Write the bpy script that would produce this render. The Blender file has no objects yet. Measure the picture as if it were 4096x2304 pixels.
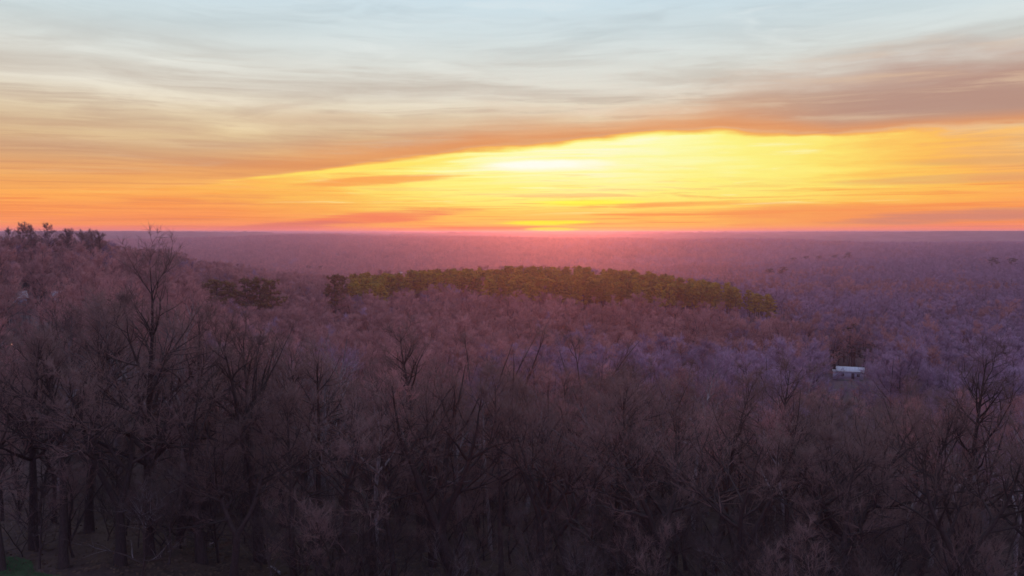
import bpy, math, random
import numpy as np

sc = bpy.context.scene
col = sc.collection
R = math.radians
rng = np.random.default_rng(7)
random.seed(7)


def lin(r, g, b):
    f = lambda c: (c / 255 / 12.92) if c <= 10 else ((c / 255 + 0.055) / 1.055) ** 2.4
    return (f(r), f(g), f(b), 1.0)


# ------------------------------------------------------------------ camera
cam_d = bpy.data.cameras.new('camera')
cam_d.sensor_width = 36
cam_d.lens = 28.27
cam_d.clip_start = 0.5
cam_d.clip_end = 80000
cam = bpy.data.objects.new('camera', cam_d)
cam.location = (0, 0, 0)
cam.rotation_euler = (R(90 - 4.0), 0, 0)
col.objects.link(cam)
sc.camera = cam

# ------------------------------------------------------------------ render settings
sc.view_settings.view_transform = 'Standard'
sc.view_settings.look = 'None'
sc.view_settings.exposure = 0.0
sc.view_settings.gamma = 1.0
sc.view_settings.use_curve_mapping = False
cy = sc.cycles
cy.use_denoising = True
cy.denoising_prefilter = 'ACCURATE'
cy.max_bounces = 4
cy.diffuse_bounces = 2
cy.glossy_bounces = 1
cy.volume_bounces = 1
cy.transparent_max_bounces = 4
cy.use_adaptive_sampling = True
cy.adaptive_threshold = 0.01
sc.render.film_transparent = False
cy.filter_width = 1.6

# ------------------------------------------------------------------ sky (world)
world = bpy.data.worlds.new('World')
sc.world = world
world.use_nodes = True
nt = world.node_tree
nt.nodes.clear()
world.cycles.sampling_method = 'MANUAL'
world.cycles.sample_map_resolution = 1024


class S:
    """a scalar socket with arithmetic"""
    def __init__(self, sock): self.s = sock


def M(op, *a, clamp=False):
    n = nt.nodes.new('ShaderNodeMath')
    n.operation = op
    n.use_clamp = clamp
    for i, x in enumerate(a):
        if isinstance(x, S): nt.links.new(x.s, n.inputs[i])
        else: n.inputs[i].default_value = x
    return S(n.outputs[0])


S.__add__ = lambda a, b: M('ADD', a, b)
S.__radd__ = lambda a, b: M('ADD', b, a)
S.__sub__ = lambda a, b: M('SUBTRACT', a, b)
S.__rsub__ = lambda a, b: M('SUBTRACT', b, a)
S.__mul__ = lambda a, b: M('MULTIPLY', a, b)
S.__rmul__ = lambda a, b: M('MULTIPLY', b, a)
S.__truediv__ = lambda a, b: M('DIVIDE', a, b)


def sstep(x, lo, hi, a=0.0, b=1.0):
    n = nt.nodes.new('ShaderNodeMapRange')
    n.interpolation_type = 'SMOOTHSTEP'
    for i, v in enumerate((x, lo, hi, a, b)):
        if isinstance(v, S): nt.links.new(v.s, n.inputs[i])
        else: n.inputs[i].default_value = v
    return S(n.outputs[0])


def ramp(x, stops, lo, hi, interp='EASE'):
    """colour ramp over x in [lo, hi]; stops of (x, (r, g, b) in sRGB 0-255)"""
    n = nt.nodes.new('ShaderNodeValToRGB')
    n.color_ramp.interpolation = interp
    els = n.color_ramp.elements
    while len(els) < len(stops): els.new(0.5)
    for e, (p, c) in zip(els, sorted(stops)):
        e.position = (p - lo) / (hi - lo)
    for e, (p, c) in zip(els, sorted(stops)):
        e.color = lin(*c) if isinstance(c, tuple) else (c, c, c, 1)
    t = (x - lo) / (hi - lo)
    nt.links.new(t.s, n.inputs[0])
    return n.outputs[0]


def curve(x, stops, lo, hi):
    """piecewise smooth scalar curve, values kept in 0..1 inside the ramp"""
    top = max(v for _, v in stops)
    n = ramp(x, [(p, v / top) for p, v in stops], lo, hi, 'B_SPLINE' if False else 'LINEAR')
    return S(n) * top


def mix(a, b, f):
    n = nt.nodes.new('ShaderNodeMix')
    n.data_type = 'RGBA'
    for i, v in ((6, a), (7, b)):
        if isinstance(v, tuple): n.inputs[i].default_value = v
        else: nt.links.new(v, n.inputs[i])
    if isinstance(f, S): nt.links.new(f.s, n.inputs[0])
    else: n.inputs[0].default_value = f
    return n.outputs[2]


def noise(x, y, z=0.0, scale=1.0, detail=4.0, rough=0.5, dist=0.0):
    c = nt.nodes.new('ShaderNodeCombineXYZ')
    for i, v in enumerate((x, y, z)):
        if isinstance(v, S): nt.links.new(v.s, c.inputs[i])
        else: c.inputs[i].default_value = v
    n = nt.nodes.new('ShaderNodeTexNoise')
    n.inputs['Scale'].default_value = scale
    n.inputs['Detail'].default_value = detail
    n.inputs['Roughness'].default_value = rough
    n.inputs['Distortion'].default_value = dist
    nt.links.new(c.outputs[0], n.inputs['Vector'])
    return S(n.outputs['Fac'])


tc = nt.nodes.new('ShaderNodeTexCoord')
sep = nt.nodes.new('ShaderNodeSeparateXYZ')
nt.links.new(tc.outputs['Generated'], sep.inputs[0])
dx, dy, dz = S(sep.outputs[0]), S(sep.outputs[1]), S(sep.outputs[2])
DEG = 180 / math.pi
el = M('ARCSINE', M('MINIMUM', M('MAXIMUM', dz, -0.999), 0.999)) * DEG
az = M('ARCTAN2', dx, dy) * DEG                         # 0 = straight ahead, + to the right
elp = M('MAXIMUM', el, 0.0)
lg = M('LOGARITHM', elp + 2.0, math.e)

warp = noise(az * 0.05, lg * 1.6, 3.1, 1.0, 3, 0.5) - 0.5
warp2 = noise(az * 0.13, lg * 4.0, 8.7, 1.0, 4, 0.55) - 0.5
v = lg + warp * 0.14
streak = noise(az * 0.032 + warp * 0.5, v * 5.0 + az * 0.006, 0.0, 1.0, 7, 0.6, 0.12)
fine = noise(az * 0.085 + warp * 1.0, v * 17.0 - az * 0.01, 5.0, 1.0, 6, 0.66, 0.25)
eld = el + warp * 0.8 + warp2 * 1.15 + (fine - 0.5) * 0.55

# clear sky and high veil towards the sunset
front = ramp(elp, [(0, (255, 138, 112)), (0.8, (255, 152, 88)), (2.4, (255, 172, 88)), (3.6, (252, 186, 105)),
                   (4.8, (240, 192, 128)), (6.2, (236, 208, 158)), (7.8, (234, 217, 184)), (9.5, (228, 222, 208)),
                   (11.5, (220, 223, 217)), (13.5, (212, 224, 226)), (16, (202, 222, 232)), (28, (188, 212, 236)),
                   (50, (172, 196, 230)), (90, (160, 182, 222))], 0, 90, 'LINEAR')
# streaky clouds
ccol = ramp(elp, [(0, (215, 118, 108)), (1.5, (238, 128, 88)), (3, (226, 142, 92)), (5, (206, 152, 112)),
                  (7, (200, 168, 140)), (9, (196, 180, 164)), (11, (202, 196, 186)), (13.5, (188, 200, 203)),
                  (18, (176, 194, 208)), (40, (160, 178, 208)), (90, (150, 168, 205))], 0, 90, 'LINEAR')
lcol = ramp(elp, [(0, (255, 150, 100)), (2, (255, 205, 105)), (5, (252, 222, 150)), (8, (245, 232, 208)),
                  (12, (232, 236, 232)), (18, (212, 230, 240)), (90, (170, 190, 226))], 0, 90, 'LINEAR')
wisp = noise(az * 0.055 + el * 0.16 + warp * 1.5, el * 0.42 - az * 0.045 + warp2 * 0.5, 21.0, 1.0, 7, 0.6, 0.4)
skyc = mix(front, lcol, sstep(streak, 0.5, 0.3) * 0.55)
topfade = sstep(elp, 15.0, 9.5, 0.3, 0.9)
skyc = mix(skyc, ccol, sstep(streak, 0.47, 0.66) * 0.85 * topfade)
skyc = mix(skyc, ccol, sstep(fine, 0.48, 0.70) * 0.75 * topfade)
skyc = mix(skyc, ccol, sstep(wisp, 0.5, 0.72) * sstep(elp, 4.5, 8.0) * 0.5)
skyc = mix(skyc, lcol, sstep(wisp, 0.46, 0.30) * sstep(elp, 4.5, 8.0) * 0.45)
# left of the frame the mid sky is a little heavier
leftw = sstep(az, 5.0, -32.0)
skyc = mix(skyc, ccol, leftw * sstep(elp, 14.0, 9.0) * sstep(elp, 3.2, 4.8) * sstep(streak, 0.35, 0.55) * 0.45)

# the lit gap under the long cloud bank
edge = curve(az, [(-36, 2.6), (-21.2, 3.35), (-18.7, 3.61), (-12.1, 4.6), (-6.7, 5.3), (-2.5, 5.85), (3.1, 6.25),
                  (8.7, 6.7), (14.1, 6.95), (17.9, 6.75), (21.7, 6.25), (25.2, 6.4), (36, 6.3)], -36, 36)
under = sstep(eld, edge + 0.18, edge - 0.42)
gh = curve(az + warp2 * 14.0 + (fine - 0.5) * 16.0, [(-36, 0.05), (-22, 0.16), (-14, 0.42), (-9, 0.70), (-5, 0.92), (0, 1.0), (8, 1.0), (15, 0.86),
                (20.5, 0.70), (25, 0.46), (30, 0.22), (36, 0.08)], -36, 36)
gv = curve(elp + warp2 * 0.7, [(0, 0.22), (0.9, 0.34), (1.6, 0.55), (2.4, 0.78), (4, 0.98), (5, 1.0), (10, 1.0)], 0, 10)
blot = noise(az * 0.09 + warp * 2.0, v * 9.0, 12.0, 1.0, 7, 0.62, 0.2)
gint = under * gh * gv * (0.30 + fine * 0.75 + streak * 0.25 + blot * 0.45)
gcol = ramp(gint, [(0, (255, 170, 88)), (0.2, (255, 182, 86)), (0.42, (255, 205, 96)), (0.62, (255, 232, 112)),
                   (0.82, (255, 246, 132)), (1.0, (255, 255, 175)), (1.2, (255, 255, 235))], 0, 1.2, 'LINEAR')
skyc = mix(skyc, gcol, sstep(gint, 0.04, 0.3) * 0.92)
# dark streaks inside the gap
skyc = mix(skyc, lin(250, 146, 78), under * sstep(fine * 0.6 + blot * 0.4, 0.49, 0.60) * sstep(elp, 4.4, 0.8) * 0.85)
skyc = mix(skyc, lin(255, 160, 76), under * sstep(noise(az * 0.16 + warp * 2.0, v * 26.0, 31.0, 1.0, 5, 0.6, 0.5), 0.55, 0.7) * sstep(elp, 5.5, 1.5) * 0.6)
skyc = mix(skyc, lin(255, 252, 190), under * gh * sstep(blot, 0.42, 0.28) * sstep(elp, 0.8, 2.0) * 0.8)

# the cloud bank itself
upper = curve(az, [(-36, 6.6), (-18.6, 6.8), (-13.4, 7.1), (-2.5, 7.7), (5.9, 7.75), (12, 8.4), (18, 10.0), (26, 10.6), (36, 10.9)], -36, 36)
bw = curve(az, [(-36, 0.30), (-24, 0.5), (-14, 0.78), (-7, 0.92), (10, 0.92), (36, 1.0)], -36, 36)
bank = sstep(eld, edge - 0.35, edge + 0.25) * sstep(el + warp * 2.5 + warp2 * 2.4 + (blot - 0.5) * 4.0 + (fine - 0.5) * 1.5, upper + 1.9, upper - 2.0) * bw
bcol = mix(lin(228, 148, 92), lin(198, 160, 134), sstep(el - edge, 0.3, 2.6))
bcol = mix(bcol, lin(182, 142, 128), sstep(az, 10.0, 26.0) * sstep(el - edge, 0.0, 1.2))
bcol = mix(bcol, lin(214, 180, 152), sstep(blot * 0.6 + fine * 0.4, 0.52, 0.36) * sstep(el - edge, 0.3, 1.2) * 0.75)
skyc = mix(skyc, bcol, bank * 0.93)


def patch(c, ca, ce, ra, re, tilt, colr, amt, soft=0.9):
    """one long cloud lying along the horizon (centre, half sizes in degrees)"""
    t = R(tilt)
    xa, ye = az - ca, el - ce
    p = (xa * math.cos(t) + ye * math.sin(t)) / ra
    q = (ye * math.cos(t) - xa * math.sin(t)) / re
    d = p * p + q * q + warp2 * 2.4 + (fine - 0.5) * 1.6
    return mix(c, colr, sstep(d, 1.0 + soft * 0.4, 1.0 - soft) * amt)


skyc = patch(skyc, -9.8, 0.95, 6.8, 0.52, 5.0, lin(246, 128, 92), 0.9)
skyc = patch(skyc, -15.2, 0.42, 5.0, 0.30, 3.0, lin(222, 118, 108), 0.85)
skyc = patch(skyc, -3.0, 0.22, 8.0, 0.20, 0.5, lin(252, 112, 78), 0.7)
skyc = patch(skyc, 22.0, 1.15, 12.0, 0.75, 0.0, lin(250, 150, 88), 0.8)
skyc = patch(skyc, 29.5, 1.0, 8.0, 0.5, 2.0, lin(206, 134, 118), 0.75)
skyc = patch(skyc, 31.5, 4.3, 7.0, 0.32, -1.0, lin(222, 164, 108), 0.6)
skyc = patch(skyc, 30.0, 3.3, 9.0, 0.30, 0.5, lin(226, 164, 112), 0.55)
skyc = patch(skyc, -9.5, 3.55, 6.0, 0.30, 4.0, lin(250, 156, 84), 0.7)
skyc = patch(skyc, 12.0, 1.9, 5.0, 0.22, 1.0, lin(252, 158, 84), 0.7)
skyc = patch(skyc, -11.0, 4.35, 8.2, 0.17, 6.2, lin(255, 230, 105), 0.9, 0.95)
skyc = patch(skyc, 2.4, 0.62, 4.2, 0.20, 0.0, lin(255, 240, 40), 0.95)
skyc = patch(skyc, 2.9, 0.18, 2.0, 0.18, 0.0, lin(255, 232, 30), 0.9)
skyc = patch(skyc, 4.6, 2.05, 4.6, 0.22, 0.0, lin(255, 250, 70), 0.8)
skyc = patch(skyc, 3.0, 4.75, 5.0, 0.40, 1.0, lin(255, 255, 246), 0.9)
# pink band close over the horizon away from the sun
skyc = mix(skyc, lin(255, 140, 120), sstep(el, 0.55, 0.05) * sstep(M('ABSOLUTE', az - 3.0), 5.0, 16.0) * 0.7)

# dusk sky behind the camera
back = ramp(elp, [(0, (150, 126, 178)), (4, (192, 152, 198)), (10, (198, 168, 214)), (24, (180, 174, 222)),
                   (48, (166, 180, 222)), (90, (160, 182, 222))], 0, 90, 'LINEAR')
back = mix(back, ccol, sstep(streak, 0.5, 0.7) * sstep(elp, 8.0, 25.0) * 0.3)
skyc = mix(skyc, back, sstep(M('ABSOLUTE', az), 45.0, 125.0))
bg = nt.nodes.new('ShaderNodeBackground')
nt.links.new(skyc, bg.inputs['Color'])
bg.inputs['Strength'].default_value = 1.0
out = nt.nodes.new('ShaderNodeOutputWorld')
nt.links.new(bg.outputs[0], out.inputs['Surface'])

# ------------------------------------------------------------------ the sun, just on the horizon behind cloud
SUN_AZ, SUN_EL = 3.0, 2.2
sun_d = bpy.data.lights.new('sun', 'SUN')
sun_d.energy = 1.1
sun_d.angle = R(0.6)
sun_d.color = (1.0, 0.25, 0.09)
sun = bpy.data.objects.new('sun', sun_d)
sun.rotation_euler = (R(90 - SUN_EL), 0, R(180 - SUN_AZ))
col.objects.link(sun)


# ================================================================== helpers
def tag(o, label=None, cat=None, group=None, kind=None):
    if label: o['label'] = label
    if cat: o['category'] = cat
    if group: o['group'] = group
    if kind: o['kind'] = kind
    return o


def mesh_np(name, verts, faces, mats, mat_idx=None, smooth=True):
    """verts (N,3); faces: list of int arrays (n,k) with k = 3 or 4"""
    me = bpy.data.meshes.new(name)
    verts = np.asarray(verts, dtype=np.float32)
    faces = [np.asarray(f, dtype=np.int32) for f in faces if len(f)]
    loops = np.concatenate([f.ravel() for f in faces])
    tot = np.concatenate([np.full(len(f), f.shape[1], np.int32) for f in faces])
    start = np.concatenate([[0], np.cumsum(tot)[:-1]]).astype(np.int32)
    me.vertices.add(len(verts))
    me.vertices.foreach_set('co', verts.ravel())
    me.loops.add(len(loops))
    me.loops.foreach_set('vertex_index', loops)
    me.polygons.add(len(tot))
    me.polygons.foreach_set('loop_start', start)
    me.polygons.foreach_set('loop_total', tot)
    if smooth:
        me.polygons.foreach_set('use_smooth', np.ones(len(tot), bool))
    for m in (mats if isinstance(mats, (list, tuple)) else [mats]):
        me.materials.append(m)
    if mat_idx is not None:
        me.polygons.foreach_set('material_index', mat_idx.astype(np.int32))
    me.update(calc_edges=True)
    me.validate()
    return me


def link(name, me, parent=None, loc=(0, 0, 0)):
    o = bpy.data.objects.new(name, me)
    col.objects.link(o)
    o.parent = parent
    o.location = loc
    return o


def empty(name, loc, rz=0.0, s=1.0):
    o = bpy.data.objects.new(name, None)
    o.empty_display_size = 0.5
    col.objects.link(o)
    o.location = loc
    o.rotation_euler = (0, 0, rz)
    o.scale = (s, s, s)
    return o


# ------------------------------------------------------------------ materials
def material(name, base, var=0.35, scale=3.0, rough=0.9, second=None, obj_var=0.4, bump=0.0, stretch=(1, 1, 1), hue=0.0):
    m = bpy.data.materials.new(name)
    m.use_nodes = True
    t = m.node_tree
    bs = t.nodes['Principled BSDF']
    bs.inputs['Roughness'].default_value = rough
    bs.inputs['Specular IOR Level'].default_value = 0.2
    co = t.nodes.new('ShaderNodeTexCoord')
    mp = t.nodes.new('ShaderNodeMapping')
    mp.inputs['Scale'].default_value = stretch
    t.links.new(co.outputs['Object'], mp.inputs[0])
    nz = t.nodes.new('ShaderNodeTexNoise')
    nz.inputs['Scale'].default_value = scale
    nz.inputs['Detail'].default_value = 5
    t.links.new(mp.outputs[0], nz.inputs['Vector'])
    mx = t.nodes.new('ShaderNodeMix')
    mx.data_type = 'RGBA'
    b2 = second or tuple(c * (1 - var) for c in base)
    mx.inputs[6].default_value = (*base, 1)
    mx.inputs[7].default_value = (*b2, 1)
    mr = t.nodes.new('ShaderNodeMapRange')
    mr.inputs[1].default_value = 0.35
    mr.inputs[2].default_value = 0.65
    t.links.new(nz.outputs['Fac'], mr.inputs[0])
    t.links.new(mr.outputs[0], mx.inputs[0])
    src = mx.outputs[2]
    if obj_var:
        oi = t.nodes.new('ShaderNodeObjectInfo')
        hv = t.nodes.new('ShaderNodeHueSaturation')
        r2 = t.nodes.new('ShaderNodeMapRange')
        r2.inputs[3].default_value = 1 - obj_var
        r2.inputs[4].default_value = 1 + obj_var
        t.links.new(oi.outputs['Random'], r2.inputs[0])
        t.links.new(r2.outputs[0], hv.inputs['Value'])
        t.links.new(src, hv.inputs['Color'])
        src = hv.outputs[0]
    t.links.new(src, bs.inputs['Base Color'])
    if bump:
        bp = t.nodes.new('ShaderNodeBump')
        bp.inputs['Strength'].default_value = bump
        bp.inputs['Distance'].default_value = 0.05
        t.links.new(nz.outputs['Fac'], bp.inputs['Height'])
        t.links.new(bp.outputs[0], bs.inputs['Normal'])
    return m


BARK = material('dark_bark', (0.055, 0.042, 0.038), 0.45, 6, stretch=(3, 3, 0.5), bump=0.6)
PALE = material('pale_bark', (0.40, 0.37, 0.38), second=(0.10, 0.08, 0.075), scale=1.6, stretch=(2, 2, 0.6), obj_var=0.15)
TWIG = material('glow_tint_twig_bark', (0.44, 0.205, 0.19), 0.3, 1.5, obj_var=0.35)  # reddened and lightened, the sunset glow is put into the twig colour
GREY = material('highlight_grey_bark', (0.20, 0.175, 0.18), 0.5, 4, stretch=(3, 3, 0.6), obj_var=0.2)  # paler grey imitates sky highlights on some limbs and boughs
TWIGN = material('brown_twig_bark', (0.205, 0.125, 0.11), 0.3, 1.5, obj_var=0.35)
BRUSH = material('dark_brush_bark', (0.085, 0.06, 0.055), 0.3, 1.5, obj_var=0.35)
TWIG2 = material('cool_tint_twig_bark', (0.34, 0.22, 0.315), 0.3, 1.5, obj_var=0.3)  # violet cast of the cool light at right, put into the colour
PBARK = material('pine_bark', (0.16, 0.085, 0.06), 0.4, 5, stretch=(3, 3, 0.6))
NEEDLE = material('pine_needles', (0.36, 0.235, 0.010), second=(0.20, 0.14, 0.010), scale=0.8, obj_var=0.3)
DARKN = material('dark_needles', (0.05, 0.045, 0.02), second=(0.03, 0.03, 0.014), scale=0.8, obj_var=0.2)
RED = material('red_brown_foliage', (0.16, 0.085, 0.022), second=(0.10, 0.075, 0.015), scale=0.6, obj_var=0.2)
LITTER = material('dead_leaves', (0.13, 0.085, 0.055), second=(0.07, 0.045, 0.03), scale=2.0)
GRASS = material('grass_blades', (0.055, 0.13, 0.05), 0.4, 1.0)
ROOFM = material('pale_metal_roof', (0.72, 0.72, 0.76), second=(0.58, 0.58, 0.63), scale=1.2, rough=0.45, obj_var=0.05, stretch=(3, 0.3, 1))
WALLM = material('pale_board_wall', (0.60, 0.58, 0.74), second=(0.50, 0.48, 0.62), scale=1.0, obj_var=0.08)
TRIMM = material('white_trim', (0.72, 0.70, 0.74), 0.15, 3, obj_var=0.05)
GLASSM = material('dark_window_glass', (0.03, 0.03, 0.045), 0.3, 2, rough=0.12, obj_var=0.1)
DOORM = material('dark_door_paint', (0.10, 0.08, 0.10), 0.3, 3, obj_var=0.1)
STONEM = material('foundation_blocks', (0.22, 0.20, 0.20), 0.4, 4, obj_var=0.1)


# ------------------------------------------------------------------ terrain height
def _hash(ix, iy, seed):
    n = (ix.astype(np.int64) * 374761393 + iy.astype(np.int64) * 668265263 + seed * 1442695041) & 0x7fffffff
    n = ((n ^ (n >> 13)) * 1274126177) & 0x7fffffff
    return ((n ^ (n >> 16)) & 0xffff) / 65535.0


def vnoise(x, y, seed):
    ix, iy = np.floor(x), np.floor(y)
    fx, fy = x - ix, y - iy
    fx, fy = fx * fx * fx * (fx * (fx * 6 - 15) + 10), fy * fy * fy * (fy * (fy * 6 - 15) + 10)
    ix, iy = ix.astype(np.int64), iy.astype(np.int64)
    a, b = _hash(ix, iy, seed), _hash(ix + 1, iy, seed)
    c, d = _hash(ix, iy + 1, seed), _hash(ix + 1, iy + 1, seed)
    return (a + (b - a) * fx) * (1 - fy) + (c + (d - c) * fx) * fy


def fbm(x, y, scale, octv, seed):
    v, a, t = 0, 1.0, 0
    x, y = x / scale, y / scale
    for i in range(octv):
        v = v + a * vnoise(x, y, seed + i * 17)
        t += a
        a *= 0.5
        x, y = x * 2.03 + 3.7, y * 2.03 - 1.3
    return v / t


PR = np.array([0, 40, 60, 90, 150, 230, 300, 350, 390, 420, 480, 600, 750, 1000, 1500, 2500])
PA = np.array([-60, -40, -28, -24, -20, -15, -11, -5, 3, 8, 13, 19, 25, 32, 60])
_prof = {
    -60: [-24, -24, -25, -26, -26, -23, -21.5, -22, -24, -22, -25, -28, -38, -50, -55, -50],
    -40: [-24, -24, -25, -26, -26, -23, -21.5, -22, -24, -22, -25, -28, -38, -52, -58, -50],
    -28: [-24, -24, -25, -26, -28, -25, -23, -23.5, -24, -23, -26, -30, -42, -56, -60, -52],
    -24: [-24, -24, -25.5, -27, -31, -31, -29, -29, -31, -27, -30, -36, -48, -58, -62, -54],
    -20: [-24, -24, -26, -30, -38, -43, -42, -38, -34, -34, -37, -42, -52, -62, -64, -54],
    -15: [-24, -24, -27.5, -32, -41, -47, -46, -42, -40, -39, -42, -50, -58, -66, -66, -54],
    -11: [-24, -25.5, -30.5, -34.5, -42, -47, -46, -44, -42, -41, -44, -54, -62, -68, -68, -56],
    -5: [-24, -25.5, -30.5, -35.5, -44, -50, -48, -44, -40, -39, -43, -56, -66, -70, -68, -56],
    3: [-24, -25.5, -30.5, -36.5, -45, -51, -48, -43, -39, -38, -42, -57, -68, -71, -68, -56],
    8: [-24, -25.5, -30.5, -36.5, -45, -51, -48, -44, -41, -40, -43, -57, -67, -70, -67, -56],
    13: [-24, -25.5, -30.5, -36.5, -45, -51, -50, -47, -45, -44, -46, -57, -64, -66, -64, -54],
    19: [-24, -25.5, -30.5, -36.5, -44, -50, -51, -51, -50, -50, -51, -55, -58, -58, -58, -50],
    25: [-24, -25.5, -30.5, -35.5, -43, -49, -50, -51, -51.5, -52, -53, -54, -54, -52, -50, -46],
    32: [-24, -25.5, -30.5, -34.5, -42, -48, -50, -51, -51, -51, -51, -51, -50, -47, -46, -44],
    60: [-24, -25.5, -30.5, -34.5, -42, -48, -50, -51, -51, -51, -51, -51, -50, -47, -46, -44]}
PT = np.array([_prof[a] for a in PA], float)


def height(x, y):
    x, y = np.asarray(x, float), np.asarray(y, float)
    r = np.hypot(x, y)
    a = np.degrees(np.arctan2(x, y))
    a = np.clip(a, -59.9, 59.9)
    ia = np.clip(np.searchsorted(PA, a) - 1, 0, len(PA) - 2)
    ir = np.clip(np.searchsorted(PR, r) - 1, 0, len(PR) - 2)
    fa = np.clip((a - PA[ia]) / (PA[ia + 1] - PA[ia]), 0, 1)
    fr = np.clip((r - PR[ir]) / (PR[ir + 1] - PR[ir]), 0, 1)
    fa = fa * fa * (3 - 2 * fa)
    z = (PT[ia, ir] * (1 - fa) + PT[ia + 1, ir] * fa) * (1 - fr) + (PT[ia, ir + 1] * (1 - fa) + PT[ia + 1, ir + 1] * fa) * fr
    z = z + (fbm(x, y, 45, 3, 3) - 0.5) * 1.6 * np.clip((r - 62) / 60, 0, 1)
    far = np.clip((r - 600) / 1500, 0, 1)
    hills = (fbm(x, y, 1300, 4, 11) - 0.5) * 70 + (fbm(x, y, 380, 3, 23) - 0.5) * 26
    z = z + hills * far
    # far country rises slowly to the skyline
    vf = np.clip((r - 2500) / 15000, 0, 1)
    rid = 1 - np.abs(fbm(x * 0.8, y * 1.6, 3600, 3, 41) - 0.5) * 2
    z = z * (1 - vf * 0.75) + (rid - 0.6) * 60 * np.clip((r - 3000) / 6000, 0, 1) * (1 - vf * 0.55)
    z = z - 7 * vf
    # the wooded ridge that makes the skyline, four kilometres off
    e = np.clip((r - 2900) / 1100, 0, 1)
    e = e * e * (3 - 2 * e)
    sky_z = -17 + (fbm(x, y, 700, 2, 61) - 0.5) * 36 + (fbm(x, y, 260, 2, 62) - 0.5) * 9
    z = z * (1 - e) + np.maximum(sky_z, z) * e
    return np.minimum(z, 3.0)


def H(x, y):
    return float(height(np.array([x]), np.array([y]))[0])


def polar(a, r):
    a = R(a)
    return r * math.sin(a), r * math.cos(a)


# ground sheet: polar grid round the camera, fine in front, out past the skyline
front_az = np.linspace(-44, 44, 640)
rest_az = np.linspace(44, 316, 90)[1:-1]
azs = np.radians(np.concatenate([front_az, rest_az]))
rr = np.concatenate([[4], np.geomspace(20, 120, 26), np.geomspace(126, 700, 50), np.geomspace(715, 2600, 50), np.geomspace(2650, 20000, 120)])
A, RRg = np.meshgrid(azs, rr, indexing='ij')
GX, GY = RRg * np.sin(A), RRg * np.cos(A)
GZ = height(GX, GY)
# canopy relief where single trees can no longer be told apart
cm = np.clip((RRg - 2500) / 400, 0, 1)
GZ = GZ + cm * (10 + (fbm(GX, GY, 26, 2, 77) - 0.5) * 14 + (fbm(GX, GY, 90, 2, 78) - 0.5) * 12)
GZ = np.minimum(GZ, 3.5)
na, nr = A.shape
gv_ = np.stack([GX, GY, GZ], -1).reshape(-1, 3)
i0, j0 = np.meshgrid(np.arange(na), np.arange(nr - 1), indexing='ij')
i1 = (i0 + 1) % na
q = np.stack([i0 * nr + j0, i0 * nr + j0 + 1, i1 * nr + j0 + 1, i1 * nr + j0], -1).reshape(-1, 4)[:, ::-1]
centre = np.array([[0, 0, -24.0]])
gv_ = np.concatenate([gv_, centre])
ci = len(gv_) - 1
ii = np.arange(na)
fan = np.stack([np.full(na, ci), ii * nr, ((ii + 1) % na) * nr], -1)[:, ::-1]


def ground_material():
    m = bpy.data.materials.new('forest_floor')
    m.use_nodes = True
    t = m.node_tree
    bs = t.nodes['Principled BSDF']
    bs.inputs['Roughness'].default_value = 0.95
    bs.inputs['Specular IOR Level'].default_value = 0.1
    g = t.nodes.new('ShaderNodeNewGeometry')

    def nz(scale, det=5):
        n = t.nodes.new('ShaderNodeTexNoise')
        n.inputs['Scale'].default_value = scale
        n.inputs['Detail'].default_value = det
        t.links.new(g.outputs['Position'], n.inputs['Vector'])
        return n.outputs['Fac']

    def mx(a, b, f, lo=0.4, hi=0.6):
        r = t.nodes.new('ShaderNodeMapRange')
        r.inputs[1].default_value, r.inputs[2].default_value = lo, hi
        t.links.new(f, r.inputs[0])
        n = t.nodes.new('ShaderNodeMix')
        n.data_type = 'RGBA'
        for i, v in ((6, a), (7, b)):
            if isinstance(v, tuple): n.inputs[i].default_value = (*v, 1)
            else: t.links.new(v, n.inputs[i])
        t.links.new(r.outputs[0], n.inputs[0])
        return n.outputs[2]
    c = mx((0.07, 0.046, 0.036), (0.04, 0.028, 0.024), nz(1.3))
    c = mx(c, (0.11, 0.075, 0.055), nz(0.13), 0.5, 0.68)
    c = mx(c, (0.17, 0.11, 0.11), nz(0.012), 0.4, 0.65)
    c = mx(c, (0.05, 0.045, 0.035), nz(0.0028, 7), 0.52, 0.62)
    t.links.new(c, bs.inputs['Base Color'])
    bp = t.nodes.new('ShaderNodeBump')
    bp.inputs['Strength'].default_value = 0.5
    bp.inputs['Distance'].default_value = 0.1
    t.links.new(nz(4.0), bp.inputs['Height'])
    t.links.new(bp.outputs[0], bs.inputs['Normal'])
    return m


ground = link('ground', mesh_np('ground', gv_, [q, fan], ground_material()))
tag(ground, 'brown wooded hills rolling away to the skyline under the sunset', kind='structure')

# ------------------------------------------------------------------ haze
AIR_D, AEROSOL_D = 1.25e-4, 1.05e-4
zb, zt = float(GZ.min()) - 1.5, 4.9
hb = 20600.0
hv = [(x, y, z) for z in (zb, zt) for x, y in ((-hb, -hb), (hb, -hb), (hb, hb), (-hb, hb))]
hf = np.array([(3, 2, 1, 0), (4, 5, 6, 7), (0, 1, 5, 4), (1, 2, 6, 5), (2, 3, 7, 6), (3, 0, 4, 7)])
hm = bpy.data.materials.new('haze')
hm.use_nodes = True
ht = hm.node_tree
ht.nodes.clear()
ho = ht.nodes.new('ShaderNodeOutputMaterial')
hadd = ht.nodes.new('ShaderNodeAddShader')
for k, (c_, d_, g_) in enumerate([((0.74, 0.54, 1.0, 1), AIR_D, 0.0), ((1.0, 0.70, 0.66, 1), AEROSOL_D, 0.82)]):
    pv = ht.nodes.new('ShaderNodeVolumePrincipled')
    pv.inputs['Color'].default_value = c_
    pv.inputs['Density'].default_value = d_
    pv.inputs['Anisotropy'].default_value = g_
    ht.links.new(pv.outputs[0], hadd.inputs[k])
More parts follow.
